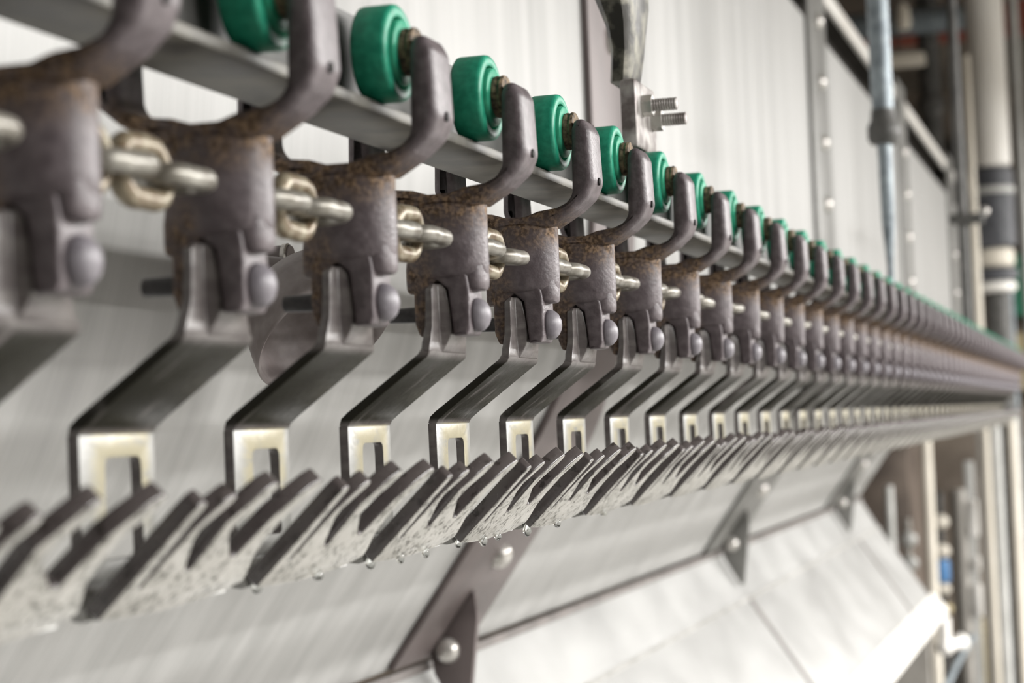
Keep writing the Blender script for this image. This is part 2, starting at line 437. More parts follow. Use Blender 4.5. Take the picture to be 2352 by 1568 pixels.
# ------------------------------------------------------------------ machine housing behind the conveyor
YW, KNEE = 0.58, 0.08
SL = Vector((0.84 - YW, -0.285 - KNEE)); SLN = Vector((SL.y, -SL.x)).normalized()   # normal of the slope towards the aisle and down
if SLN.x > 0: SLN = -SLN
def slope_pt(u, off):
    p = Vector((YW, KNEE)) + SL * u + SLN * off
    return p.x, p.y
def wall_profile(off, u_end, z_top, n=14):
    """upright panel, soft bend and slope, shifted by off towards the aisle"""
    a = Vector((YW, 0.30)); k = Vector((YW, KNEE)); e = k + SL * 0.42
    pts = [(YW - off, z_top)]
    for i in range(n + 1):
        t = i / n
        q = a * (1 - t) ** 2 + k * 2 * t * (1 - t) + e * t * t
        d = ((k - a) * (1 - t) + (e - k) * t).normalized(); nn = Vector((d.y, -d.x))
        if nn.x > 0: nn = -nn
        pts.append((q.x + nn.x * off, q.y + nn.y * off))
    pts.append(slope_pt(u_end, off))
    return pts
bm = nbm()
w0, w1 = wall_profile(0, 0.99, 0.83), wall_profile(-0.004, 0.99, 0.83)
prism_x(bm, w0 + w1[::-1], -1.2, 6.95)
box(bm, 6.951, 9.2, YW, YW + 0.004, 0.08, 0.83)
o = finish('housing_wall', bm, M['wall'], None, (0, 0, H)); tag(o, 'tall bright brushed steel panel curving back beneath behind the trolleys', 'panel')

# top channel of the wall
t = empty('wall_channel', (0, 0, H)); tag(t, 'dark channel with white top edge running along the panel top', 'channel')
b = nbm(); box(b, -1.2, 9.2, YW + 0.050, YW + 0.056, 0.832, 0.925); finish('channel_web', b, M['shadow_gap'], t)
b = nbm(); box(b, -1.2, 9.2, YW + 0.005, YW + 0.0495, 0.832, 0.838); finish('lower_flange', b, M['shadow_gap'], t)
b = nbm(); box(b, -1.2, 9.2, YW - 0.004, YW + 0.008, 0.922, 0.962); finish('top_flange', b, M['white_pvc'], t, bevel=0.002)
b = nbm(); box(b, -1.2, 9.2, YW + 0.0085, YW + 0.056, 0.9255, 0.932); finish('cover_strip', b, M['shadow_gap'], t)

# trough below
t = empty('drip_trough', (0, 0, H)); tag(t, 'bright steel drip trough sloping down under the shackles', 'trough')
b = nbm(); prism_x(b, [(0.838, -0.289), (0.778, -0.391), (0.782, -0.394), (0.8425, -0.2905)], -1.2, 6.95); finish('ledge', b, M['trough'], t)
b = nbm(); prism_x(b, [(0.776, -0.387), (0.771, -0.393), (0.778, -0.397), (0.783, -0.391)], -1.2, 6.95); finish('crease', b, M['slope'], t)
for x0, x1 in ((-1.2, 2.433), (2.437, 4.395), (4.405, 6.37), (6.38, 6.95)):
    b = nbm(); prism_x(b, [(0.776, -0.393), (0.622, -0.622), (0.626, -0.625), (0.780, -0.396)], x0, x1); finish('trough_panel', b, M['trough'], t)
for x in (2.435, 4.40, 6.375):
    b = nbm(); prism_x(b, [(0.7745, -0.3925), (0.6215, -0.620), (0.624, -0.622), (0.778, -0.3955)], x - 0.016, x + 0.016); finish('panel_joint', b, M['seam'], t)
b = nbm(); prism_x(b, [(0.622, -0.618), (0.575, -0.672), (0.570, -0.690), (0.600, -0.690), (0.626, -0.650)], -1.2, 7.08); finish('lip', b, M['white_pvc'], t, bevel=0.004)  # lip coloured white to carry the light on its upturned face
b = nbm(); prism_x(b, [(0.8375, -0.2865), (0.829, -0.286), (0.827, -0.296), (0.836, -0.298)], -1.2, 6.95); finish('seam_strip', b, M['seam'], t)
b = nbm(); cyl(b, (7.02, 0.585, -0.700), (7.02, 0.585, -0.79), 0.022); sphere(b, (7.02, 0.585, -0.80), 0.030); sphere(b, (7.16, 0.545, -0.80), 0.030); cyl(b, (7.02, 0.585, -0.80), (7.16, 0.545, -0.80), 0.018); finish('drain_spout', b, M['white_pvc'], t)
for x in (0.3, 3.4, 6.6):
    b = nbm(); box(b, x - 0.03, x + 0.03, 0.60, 0.84, -H, -0.645); finish('leg', b, M['greyp'], t)

def rivet(parent, c, nrm, r):
    b = nbm(); lathe(b, [(0, 0), (r, 0), (r * 0.95, r * 0.35), (r * 0.7, r * 0.65), (r * 0.35, r * 0.8), (0, r * 0.85)], seg=20, center=c, direction=nrm)
    return finish('rivet', b, M['rivet'], parent)

def strap(x, w, mat, label, rz, tip=True, wide=0.5, z_low=None):
    t = empty('support_strap', (x, 0, H)); tag(t, label, 'strap')
    b = nbm(); h = w / 2
    pa, pb = wall_profile(0.0006, 0.975, 0.99), wall_profile(0.009, 0.975, 0.99)
    secs = []
    if z_low is not None: pa = [(YW - 0.0006, 0.99), (YW - 0.0006, z_low)]; pb = [(YW - 0.009, 0.99), (YW - 0.009, z_low)]
    for k_, (p, q) in enumerate(zip(pa, pb)):
        g = max(0.0, (k_ - 8) / 7.0) * wide * h
        secs.append([(-h - g, p[0], p[1]), (h + g * 0.4, p[0], p[1]), (h + g * 0.4, q[0], q[1]), (-h - g, q[0], q[1])])
    loft(b, secs); finish('strap_body', b, mat, t, bevel=0.0015)
    if tip:
        p = slope_pt(0.74, 0.0095); q = slope_pt(0.965, 0.0095)
        gx = -h * 0.25
        b = nbm(); prism_x(b, fillet([p, q, (0.820, -0.301), (0.786, -0.360), (0.779, -0.357), (0.762, -0.232)], [0.004, 0, 0, 0, 0.004, 0.03], 4), gx - 0.006, gx + 0.006)
        g = finish('gusset', b, mat, t, bevel=0.001)
        rivet(g, (gx - 0.006, 0.802, -0.272), (-1, 0, 0), 0.016)
    for z in rz:
        rivet(t, (0, YW - 0.008, z), (0, -1, 0), 0.018)
    for u in (() if z_low is not None else (0.64,)):
        y, z = slope_pt(u, 0.009)
        rivet(t, (0, y, z), (0, SLN.x, SLN.y), 0.017)
    return t

strap(2.436, 0.21, M['strap'], 'wide purple grey riveted strap on the panel behind the rail hanger', (0.265, 0.468, 0.67))
strap(4.397, 0.27, M['post'], 'grey riveted strap on the panel left of the blue grey pipe', (0.32, 0.447, 0.58, 0.712, 0.843))
strap(6.26, 0.27, M['post'], 'grey riveted strap on the panel behind the blue grey pipe', (0.385, 0.52, 0.65, 0.78))
strap(8.2, 0.27, M['post'], 'farthest grey riveted strap near the end of the panel', (0.45, 0.60, 0.75), tip=False, z_low=0.10)

# ------------------------------------------------------------------ rail
P = 0.1524; X0 = 0.9345; Y0 = 0.3371; Z0 = 0.0635
CY = 0.0165                    # centre plane of the trolley, relative to the pin
t = empty('overhead_rail', (0, Y0 + CY, H + Z0)); tag(t, 'long grimy steel rail the green wheels roll on', 'rail')
b = nbm(); box(b, -0.6, 8.6, -0.0215, 0.0215, 0.0895, 0.0955); finish('flange', b, M['rail'], t, bevel=0.0012)
b = nbm(); box(b, -0.6, 8.6, -0.003, 0.003, 0.0957, 0.1425); finish('web', b, M['dark_pipe'], t)

# ------------------------------------------------------------------ trolleys
def mir(y): return 2 * CY * 1000 - y
def make_trolley():
    root = empty('trolley', (0, 0, 0))
    b = nbm()
    R = [(-7, 60), (-22.6, 69.0), (-32.0, 77.0), (-35.8, 86), (-34.6, 118), (-30.5, 125.5), (-24.5, 125.0), (-22.3, 119), (-21.3, 79), (-17.5, 74), (-10.7, 71.2), (1.5, 69.8), (10, 67)]
    rr = [0, 8, 12, 12, 8, 5.5, 5.5, 6, 9, 8, 6, 0, 0]
    L = [(mir(y), z) for y, z in reversed(R)]
    rounded_prism_x(b, mm(fillet(R + L, rr + rr[::-1], 5)), 0.0150, 0.0046)
    me_a = finish('arms_tmp', b, M['yoke'])
    b = nbm()
    body = [(4, 25), (1.5, 20.5), (0.8, 16.5), (0.6, 13.0), (0.5, 10.0), (0.5, 7.4), (0.6, 5), (0.6, -8), (2.5, -12.0), (10.3, -12.4), (12.9, 13.8), (19.0, 19.2),
            (24.6, 14.6), (25.6, -12.4), (30, -12), (32.6, -5), (32.8, 10.6), (32.6, 14), (32.2, 18), (31.5, 20.5), (29, 25)]
    rad = [0, 2, 2, 1, 2, 2, 1.5, 3, 2, 0.8, 0.5, 0.5, 0.5, 0.8, 3, 3, 1, 1, 1.5, 2, 0]
    rounded_prism_x(b, mm(fillet(body, rad, 3)), 0.0128, 0.0016, 3)
    me_b = finish('body_tmp', b, M['yoke'])
    b = nbm(); secs = []
    for z, kx, ky in ((19.8, 0.74, 0.90), (20.6, 0.84, 0.96), (23, 0.94, 0.99), (28, 1, 1), (44, 1, 1), (54, 0.98, 1.0), (60, 0.92, 1.01), (64, 0.75, 0.98), (66, 0.5, 0.9)):
        ring = []
        for j in range(40):
            t_ = 2 * math.pi * j / 40; c_, s_ = math.cos(t_), math.sin(t_)
            ex = 2 / 2.2
            ring.append((math.copysign(abs(c_) ** ex, c_) * 0.0168 * kx, 0.0160 + math.copysign(abs(s_) ** ex, s_) * 0.0234 * ky, z / 1000))
        secs.append(ring)
    loft(b, secs)
    for yc, hy in ((2.7, 9.5), (32.1, 7.4)):          # shoulders that swell out above the two cheeks
        secs = []
        for z, kk in ((12.6, 0.55), (13.4, 0.82), (15.0, 0.96), (18, 1.0), (26, 1.0), (30, 0.9)):
            secs.append([(math.copysign(abs(math.cos(t_)) ** (2 / 2.6), math.cos(t_)) * 0.0112 * kk, yc / 1000 + math.copysign(abs(math.sin(t_)) ** (2 / 2.6), math.sin(t_)) * hy / 1000 * (0.6 + 0.4 * kk), z / 1000)
                         for t_ in (2 * math.pi * j / 32 for j in range(32))])
        loft(b, secs)
    me_c = finish('block_tmp', b, M['yoke'])
    b = nbm(); b.from_mesh(me_a.data); b.from_mesh(me_b.data); b.from_mesh(me_c.data)
    for q in (me_a, me_b, me_c):
        d = q.data; bpy.data.objects.remove(q); bpy.data.meshes.remove(d)
    finish('yoke', b, M['yoke'], root)
    for s in (1, -1):
        w = empty('wheel', (0, 0, 0)) if False else None
        yy = (lambda y: y / 1000) if s == 1 else (lambda y: mir(y) / 1000)
        b = nbm()
        prof = [(9, 4.0), (22.6, 4.0), (23.6, 3.2), (23.9, 2.0), (23.9, -11.2), (23.5, -12.8), (22.6, -13.7), (21.6, -14.0), (18.4, -14.0), (17.8, -13.6), (17.7, -5.5), (9, -5.5)]
        lathe(b, [(r / 1000, yy(y)) for r, y in prof], 'Y', 56, (0, 0, 0.1197), closed=True)
        wheel = finish('wheel', b, M['tread'], root, smooth_ang=50)
        b = nbm()
        prof = [(0, -5.6), (16.3, -5.6), (16.3, -14.4), (15.8, -15.6), (14.6, -16.2), (0, -16.2)]
        lathe(b, [(r / 1000, yy(y)) for r, y in prof], 'Y', 48, (0, 0, 0.1197))
        finish('hub', b, M['hub'], wheel, smooth_ang=40)
        b = nbm()
        prof = [(0, -16.3), (11.4, -16.3), (11.8, -18), (11.2, -19.5), (11.9, -21), (11.4, -22.6), (0, -22.6)]
        lathe(b, [(r / 1000, yy(y)) for r, y in prof], 'Y', 28, (0, 0, 0.1197))
        finish('spacer', b, M['rusty'], wheel)
        b = nbm(); y_out = yy(-35.9); sg = -1 if s == 1 else 1
        cyl(b, (0, y_out + 0.003 * -sg, 0.0868), (0, y_out - 0.0006 * -sg, 0.0868), 0.0024, seg=14)
        finish('grease_hole', b, M['hole'], root)
    b = nbm()
    prof = [(0, 0.9), (9.1, 0.9), (9.5, 0.2), (9.4, -1.2), (8.6, -3.4), (6.6, -5.6), (3.8, -7.0), (0, -7.5)]
    lathe(b, [(r / 1000, y / 1000) for r, y in prof], 'Y', 32, (0.0, 0, -0.001)); finish('pin_head', b, M['pin'], root, smooth_ang=60)
    b = nbm(); cyl(b, (0.0, 0.0325, 0.001), (0.0, 0.0515, 0.001), 0.0046, 0.0040, 14); finish('pin_tail', b, M['dark_pin'], root)
    return root

# ------------------------------------------------------------------ shackles
def make_shackle():
    root = empty('shackle', (0, 0, 0))
    # head that hangs in the clevis
    b = nbm()
    secs = []
    for z, fx, ya, yr, yb, k in ((16.8, -18, 20.6, 18.6, 16.6, 0.6), (14.0, -23, 22.4, 18.4, 14.2, 0.95), (4, -24, 22.5, 18.2, 12.2, 1.0), (-7, -25.5, 22.6, 18.0, 11.4, 1.1), (-13, -29, 22.8, 17.8, 12.4, 1.3), (-17, -31.5, 22.7, 17.7, 14.6, 1.8), (-21, -33.5, 22.0, 17.6, 17.0, 2.3)):
        secs.append([(x / 1000, y / 1000, z / 1000) for x, y in ((13 * k, ya), (fx, ya), (fx - 0.4, yr), (-13.5, yr), (-12, yb), (13 * k, yb))])
    loft(b, secs)
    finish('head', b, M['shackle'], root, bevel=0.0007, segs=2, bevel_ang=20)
    # bent plate : diagonal + slotted plate + bottom bend
    b = nbm()
    Lp = [(24.6, -9.0), (24.2, -15.0), (22.9, -19.4), (20.0 + 4.5, -22.2), (67.0, -52.4), (70.6, -55.6), (71.9, -59.5)]
    Rp = [(19.2, -9.0), (18.6, -16.0), (17.4, -20.6), (18.6, -23.6), (60.6, -54.0), (64.8, -57.4), (66.4, -60.6)]
    hw = [19, 27, 33, 34, 34, 34, 34]
    secs = []
    for (ly, lz), (ry, rz), h in zip(Lp, Rp, hw):
        secs.append([(-h / 1000, ly / 1000, lz / 1000), (h / 1000, ly / 1000, lz / 1000), (h / 1000, ry / 1000, rz / 1000), (-h / 1000, ry / 1000, rz / 1000)])
    loft(b, secs)
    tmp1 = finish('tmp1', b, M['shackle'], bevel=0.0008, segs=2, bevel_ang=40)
    b = nbm()
    outer = mm([(-34, -59.6), (34, -59.6), (34, -121), (-34, -121)])
    hole = mm(fillet([(-12, -69.5), (21, -69.5), (21, -112), (-12, -112)], [5, 5, 3, 3], 4))
    poly(b, outer, lambda x, z: (x, 0.0664, z), lambda x, z: (x, 0.0719, z), [hole])
    tmp2 = finish('tmp2', b, M['shackle'], bevel=0.0006, segs=2, bevel_ang=40)
    b = nbm(); secs = []
    for (y, z, ny, nz, h) in ((69.15, -121, 1, 0, 34), (68.4, -125, 0.93, -0.36, 38), (65.5, -128.6, 0.7, -0.7, 46), (60.5, -130.6, 0.3, -0.95, 54), (54, -130.6, -0.1, -1, 60), (49.5, -129.6, -0.25, -0.95, 64)):
        t2 = 2.75
        secs.append([(sx * h / 1000, (y + ny * t2 * sg) / 1000, (z + nz * t2 * sg) / 1000) for sx, sg in ((-1, 1), (1, 1), (1, -1), (-1, -1))])
    loft(b, secs)
    tmp3 = finish('tmp3', b, M['shackle'])
    b = nbm()
    for q in (tmp1, tmp2, tmp3):
        b.from_mesh(q.data); d = q.data; bpy.data.objects.remove(q); bpy.data.meshes.remove(d)
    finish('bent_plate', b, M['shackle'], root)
    # fork : inclined plate with four fingers
    out = [(-66, -1.5), (-40, -3.6), (-8, -4.0), (24, -1.5), (46, 2), (60, 6.5),
           (57, 11), (45, 24), (41, 36), (41, 48), (48, 58), (51, 64), (49.5, 68), (46, 69), (41, 66), (33, 57), (27, 48), (23, 25), (17, 25),
           (-9, 42), (-8, 50), (-1, 59), (1.5, 66), (0, 69), (-4, 69.5), (-9, 66), (-15, 57), (-21, 48), (-16, 21), (-21, 21),
           (-41, 41), (-43, 47), (-38, 55), (-34.5, 60.5), (-34.8, 63.5), (-37, 64.8), (-40.5, 63), (-45, 57), (-50, 46), (-51.5, 15), (-54.5, 15),
           (-58.5, 54), (-58, 59.5), (-59.5, 62), (-62.5, 62.2), (-65.2, 60), (-66.3, 55)]
    a = Vector((42.6, -131.3)); d = Vector((-0.715, 0.699)); n = Vector((0.699, 0.715))
    def fm(off):
        def g(x, s):
            q = a + d * (s * 1000) + n * off
            return (x, q.x / 1000, q.y / 1000)
        return g
    b = nbm(); poly(b, mm(out), fm(0), fm(7.8))
    fk = finish('fork', b, [M['fork'], M['lit_face']], root, bevel=0.0015, segs=3, bevel_ang=35)
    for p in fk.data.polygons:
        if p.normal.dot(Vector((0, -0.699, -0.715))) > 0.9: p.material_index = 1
    return root

def copy_tree(o, parent=None):
    c = o.copy(); C.objects.link(c)
    if parent is not None: c.parent = parent
    for ch in list(o.children): copy_tree(ch, c)
    return c

ONES = ['first', 'second', 'third', 'fourth', 'fifth', 'sixth', 'seventh', 'eighth', 'ninth', 'tenth', 'eleventh', 'twelfth', 'thirteenth',
        'fourteenth', 'fifteenth', 'sixteenth', 'seventeenth', 'eighteenth', 'nineteenth']
TENS = {20: 'twent', 30: 'thirt', 40: 'fort', 50: 'fift'}
def ordinal(n):
    if n < 20: return ONES[n - 1]
    t = n // 10 * 10
    if n % 10 == 0: return TENS[t] + 'ieth'
    return TENS[t] + 'y-' + ONES[n % 10 - 1]

I0, I1 = -2, 46
tp = make_trolley(); sp = make_shackle()
trolleys, shackles = {}, {}
for k, i in enumerate(range(I0, I1 + 1)):
    tr = tp if k == 0 else copy_tree(tp)
    sh = sp if k == 0 else copy_tree(sp)
    tr.location = (X0 + i * P, Y0, H + Z0)
    sh.location = (X0 + i * P, Y0, H + Z0)
    o_ = ordinal(k + 1)
    tag(tr, 'grey cast trolley with green wheels, %s along the row from the photo\'s left edge' % o_, 'trolley', 'trolleys rolling along the overhead rail')
    tag(sh, 'bent slotted steel shackle with four fingers under the %s trolley from the left' % o_, 'shackle', 'shackles hanging from the trolleys')
    trolleys[i] = tr; shackles[i] = sh
# hand-hung parts sit at slightly different swings
for i, sh in shackles.items():
    sh.rotation_euler = (0, 0, 0)

def drop(parent, c, r, hang):
    b = nbm(); prof = [(0, -hang), (r * 0.55, -hang * 0.9), (r * 0.95, -hang * 0.6), (r, -hang * 0.35), (r * 0.8, -0.1 * hang), (r * 0.6, r * 0.5), (0, r * 0.6)]
    lathe(b, prof, 'Z', 16, c); return finish('water_drop', b, M['water'], parent, smooth_ang=80)
for i, ds in {0: ((-60, 46), (8, 43)), 1: ((-62, 46), (-20, 44), (20, 43)), 2: ((-64, 45.5), (-18, 44), (12, 43.5)), 3: ((-64, 46), (6, 44)), 4: ((-10, 44),)}.items():
    for x, y in ds:
        drop(shackles[i], (x / 1000, y / 1000, -0.1312), random.uniform(0.0022, 0.0034), random.uniform(0.004, 0.007))

# ------------------------------------------------------------------ chain
def link_pts(L=0.047, Wd=0.0255):
    r = Wd / 2; s = L / 2 - r; pts = []
    for k in range(13):
        a = -math.pi / 2 + math.pi * k / 12; pts.append((s + r * math.cos(a), r * math.sin(a)))
    for k in range(13):
        a = math.pi / 2 + math.pi * k / 12; pts.append((-s + r * math.cos(a), r * math.sin(a)))
    return pts
WR = 0.0046
lp = link_pts(0.0385, 0.0215)   # centre line of the wire
bmh = nbm(); tube(bmh, [(x, y, 0) for x, y in lp], WR, 12, True)
bmv = nbm(); tube(bmv, [(x, 0, y) for x, y in lp], WR, 12, True)
chain = empty('conveyor_chain', (0, Y0 + CY, H + Z0 + 0.040)); tag(chain, 'wet steel link chain running through all the trolleys', 'chain')
lh = finish('link', bmh, M['chain'], chain, smooth_ang=80); lv = finish('link', bmv, M['chain_rust'], chain, smooth_ang=80)
places = []
for i in range(I0 - 1, I1):
    for dx, kind in ((0.0305, 'v'), (0.056, 'h'), (0.0815, 'v'), (0.107, 'h')):
        places.append((X0 + i * P + dx, kind))
first = {'h': True, 'v': True}
for n_, (x, kind) in enumerate(places[:100]):
    src = lh if kind == 'h' else lv
    if first[kind]: o = src; first[kind] = False
    else: o = src.copy(); C.objects.link(o); o.parent = chain
    o.location = (x, 0, 0); o.rotation_euler = (random.uniform(-0.12, 0.12), random.uniform(-0.05, 0.05), 0)
bm = nbm()
for x, kind in places[100:]:
    tube(bm, [(x + a, b_ if kind == 'h' else 0, 0 if kind == 'h' else b_) for a, b_ in lp], WR, 8, True)
o = finish('far_links', bm, M['chain'], chain, smooth_ang=80); o['kind'] = 'stuff'

# ------------------------------------------------------------------ hangers of the rail
RY = Y0 + CY
t = empty('rail_hanger', (1.555, RY, H)); tag(t, 'greasy twisted steel strap bolted to the rail behind the green wheels', 'hanger')
b = nbm(); secs = []
for z, x, hx, th, y in ((0.185, 0, 0.030, 0.006, -0.0095), (0.238, 0, 0.030, 0.006, -0.0095), (0.246, 0.002, 0.022, 0.007, -0.006), (0.262, 0.0, 0.026, 0.007, 0.0), (0.285, -0.004, 0.030, 0.0075, -0.004), (0.305, -0.006, 0.034, 0.010, -0.004),
                       (0.325, -0.008, 0.042, 0.014, -0.002), (0.350, -0.008, 0.050, 0.015, 0.0), (0.42, -0.008, 0.050, 0.015, 0.002), (0.60, -0.008, 0.05, 0.014, 0.002), (0.95, -0.008, 0.05, 0.014, 0.002), (2.3, -0.008, 0.05, 0.014, 0.002)):
    secs.append([(x + hx * cx_, y + th * cy_, z) for cx_, cy_ in ((-1, -0.6), (-0.8, -1), (0.8, -1), (1, -0.6), (1, 0.6), (0.8, 1), (-0.8, 1), (-1, 0.6))])
loft(b, secs[3:]); finish('strap', b, M['grimy'], t, smooth_ang=50)
b = nbm(); box(b, -0.036, 0.036, -0.016, -0.0035, 0.2085, 0.262); finish('clamp_plate', b, M['bracket'], t, bevel=0.003)
for x, z in ((-0.012, 0.243), (0.022, 0.236)):
    b = nbm(); lathe(b, [(0, 0), (0.0085, 0), (0.0085, 0.008), (0, 0.008)], seg=6, center=(x, -0.016, z), direction=(0, -1, 0)); nut = finish('nut', b, M['rivet'], t, smooth_ang=20)
    b = nbm(); prof = [(0, 0)]
    for k in range(10): prof += [(0.0052, 0.008 + k * 0.002), (0.0045, 0.009 + k * 0.002)]
    prof += [(0, 0.028)]
    lathe(b, prof, seg=14, center=(x, -0.016, z), direction=(0, -1, 0)); finish('thread', b, M['bracket'], nut)

t = empty('hanger_pipe', (3.53, RY, H)); tag(t, 'blue grey hanger pipe with collar standing on the rail', 'pipe')
b = nbm(); cyl(b, (0, 0, 0.505), (0, 0, 2.3), 0.0185); finish('upper_pipe', b, M['blue_pipe'], t)
b = nbm(); lathe(b, [(0, 0.455), (0.022, 0.455), (0.028, 0.465), (0.028, 0.485), (0.022, 0.495), (0.020, 0.515), (0, 0.515)], 'Z', 28); finish('collar', b, M['dark_pipe'], t)
b = nbm(); lathe(b, [(0, 0.2075), (0.006, 0.2075), (0.006, 0.25), (0.0115, 0.32), (0.0125, 0.46), (0, 0.46)], 'Z', 20); finish('rod', b, M['blue_pipe'], t)
b = nbm(); box(b, -0.02, 0.02, -0.009, -0.0035, 0.175, 0.215); finish('rail_clamp', b, M['bracket'], t, bevel=0.002)

t = empty('hanger_pipe', (5.42, RY, H)); tag(t, 'thin dark hanger pipe with clamp beside the white plastic pipe', 'pipe')
b = nbm(); cyl(b, (0, 0, 0.2075), (0, 0, 2.3), 0.0135); finish('rod', b, M['dark_pipe'], t)
b = nbm(); box(b, -0.03, 0.03, -0.055, 0.03, 0.475, 0.50); finish('clamp', b, M['dark_pipe'], t, bevel=0.004)
b = nbm(); sphere(b, (0, -0.058, 0.505), 0.013); finish('bolt', b, M['rivet'], t)
b = nbm(); box(b, -0.02, 0.02, -0.009, -0.0035, 0.175, 0.21); finish('rail_clamp', b, M['bracket'], t, bevel=0.002)

# ------------------------------------------------------------------ bell-shaped deflector and stub pipe behind the second gap
t = empty('bell_cover', (1.284, 0.505, H + 0.068)); tag(t, 'pitted purple grey bowl-shaped cover on the panel behind the third trolley', 'cover')
ax = Vector((-0.27, -0.62, -0.73)).normalized()
b = nbm()
prof = [(0, -53), (20, -52), (36, -45), (46, -30), (51, -12), (53.5, 0), (52.5, 1.5), (50.5, 0), (48.5, -11), (43.5, -27), (33, -41), (18, -48), (0, -49)]
lathe(b, [(r / 1000, h / 1000) for r, h in prof], seg=56, center=(0, 0, 0), direction=ax); finish('bowl', b, M['pitted'], t, smooth_ang=60)
b = nbm(); cyl(b, (0.014, 0.031, 0.037), (0.02, 0.078, 0.045), 0.016); finish('neck', b, M['strap'], t)
t = empty('stub_pipe', (1.337, 0.55, H + 0.126)); tag(t, 'short rusty pipe stub on the panel just above the bowl-shaped cover', 'pipe')
b = nbm(); lathe(b, [(0, 0), (0.0076, 0), (0.0082, 0.002), (0.0082, 0.029), (0, 0.029)], 'Y', 20); finish('stub', b, M['pitted'], t)
b = nbm(); lathe(b, [(0.0083, 0.001), (0.0095, 0.002), (0.0095, 0.005), (0.0083, 0.006)], 'Y', 20, closed=True); finish('ring', b, M['rivet'], t)

# ------------------------------------------------------------------ plant beyond the end of the panel
def post(name, x, y, z1, r, mat, label, cat='post', square=False, z0=0.0):
    b = nbm()
    if square: box(b, x - r, x + r, y - r, y + r, z0, H + z1)
    else: cyl(b, (x, y, z0), (x, y, H + z1), r)
    o = finish(name, b, mat, bevel=0.003 if square else 0); return tag(o, label, cat)

t = empty('drain_stack', (9.2, 0.46, 0)); tag(t, 'fat white plastic pipe with black rubber coupling at the right edge', 'pipe')
def ringz(name, z0, z1, r, mat, dy=0.0):
    b = nbm(); k = 0.012
    lathe(b, [(0, z0), (r - k, z0), (r, z0 + k), (r, z1 - k), (r - k, z1), (0, z1)], 'Z', 36, (0, dy, H)); return finish(name, b, mat, t)
ringz('upper_pipe', 1.045, 2.298, 0.083, M['white_pvc'])
ringz('coupling', 0.690, 1.044, 0.090, M['rubber'])
ringz('coupling_band', 0.92, 0.965, 0.094, M['palegrey'])
ringz('white_ring', 0.605, 0.689, 0.076, M['cream'])
ringz('black_ring', 0.545, 0.604, 0.090, M['rubber'])
ringz('white_flange', 0.498, 0.544, 0.080, M['white_pvc'])
ringz('lower_pipe', -H, 0.497, 0.052, M['dark_pipe'])

post('wall_end_post', 8.9, 0.53, 1.50, 0.016, M['cream'], 'cream post standing at the far end of the bright panel')
post('conduit', 10.0, 0.365, 2.298, 0.022, M['palegrey'], 'pale grey conduit right of the fat white pipe', 'pipe')
post('conduit', 9.9, 0.44, 2.298, 0.013, M['blue_pipe'], 'thin blue grey conduit beside the fat white pipe', 'pipe')
post('support_pole', 8.5, 0.745, -0.02, 0.023, M['cream'], 'cream support pole standing just beyond the trough end')
post('support_stub', 8.0, 0.85, -0.29, 0.017, M['palegrey'], 'short pale grey post between trough end and cream pole')
post('support_pole', 9.0, 0.495, -0.06, 0.024, M['palegrey'], 'pale grey round post under the far end of the conveyor')
post('support_pole', 8.6, 0.405, -0.02, 0.021, M['cream'], 'cream round post at the right edge under the conveyor')
post('frame_post', 9.9, 0.60, 0.02, 0.03, M['greyp'], 'dull grey square post behind the pale grey round post', square=True)
post('frame_post', 9.7, 0.66, -0.25, 0.02, M['palegrey'], 'thin pale grey square post left of the pale grey round post', square=True)

t = empty('pipe_stand', (9.5, 0.70, 0)); tag(t, 'brown grey pipe stand carrying white covers beyond the trough', 'stand')
b = nbm(); lathe(b, [(0, 0), (0.06, 0), (0.06, 0.02), (0.038, 0.03), (0.038, H - 0.40), (0.032, H - 0.37), (0, H - 0.37)], 'Z', 28); finish('column', b, M['greyp'], t)
for z0, z1, w in ((-0.585, -0.42, 0.020), (-0.74, -0.675, 0.015), (-0.945, -0.80, 0.020)):
    b = nbm(); box(b, -0.03, 0.0, -0.085, -0.085 + 2 * w, H + z0, H + z1); f = finish('cover', b, M['white_pvc'], t, bevel=0.006)
    b = nbm(); box(b, 0.001, 0.012, -0.08, -0.034, H + z0 + 0.02, H + z0 + 0.035); finish('bracket', b, M['greyp'], f)

t = empty('valve_stand', (9.0, 0.745, 0)); tag(t, 'dark valve pipe with cream knobs and a blue body behind cream pole', 'valve')
b = nbm(); cyl(b, (0, 0, 0), (0, 0, H - 0.36), 0.016); finish('riser', b, M['dark_pipe'], t)
for z in (-0.487, -0.612):
    b = nbm(); sphere(b, (-0.03, -0.005, H + z), 0.036, squash=0.9); finish('knob', b, M['cream'], t)
b = nbm(); lathe(b, [(0, -0.745), (0.03, -0.745), (0.034, -0.73), (0.034, -0.665), (0.03, -0.65), (0, -0.65)], 'Z', 24, (-0.015, 0, H)); finish('valve_body', b, M['blue'], t)
b = nbm(); sphere(b, (-0.02, 0, H - 0.775), 0.034, squash=0.8); finish('lower_knob', b, M['cream'], t)
b = nbm(); sphere(b, (-0.02, -0.01, H - 0.86), 0.03, squash=0.8); finish('yellow_knob', b, M['tan'], t)
t = empty('valve_stand', (8.6, 0.845, 0)); tag(t, 'grey valve pipe with two pale knobs right of the trough end', 'valve')
b = nbm(); cyl(b, (0, 0, 0), (0, 0, H - 0.45), 0.015); finish('riser', b, M['greyp'], t)
for z in (-0.535, -0.632):
    b = nbm(); sphere(b, (-0.03, -0.005, H + z), 0.036, squash=0.9); finish('knob', b, M['palegrey'], t)

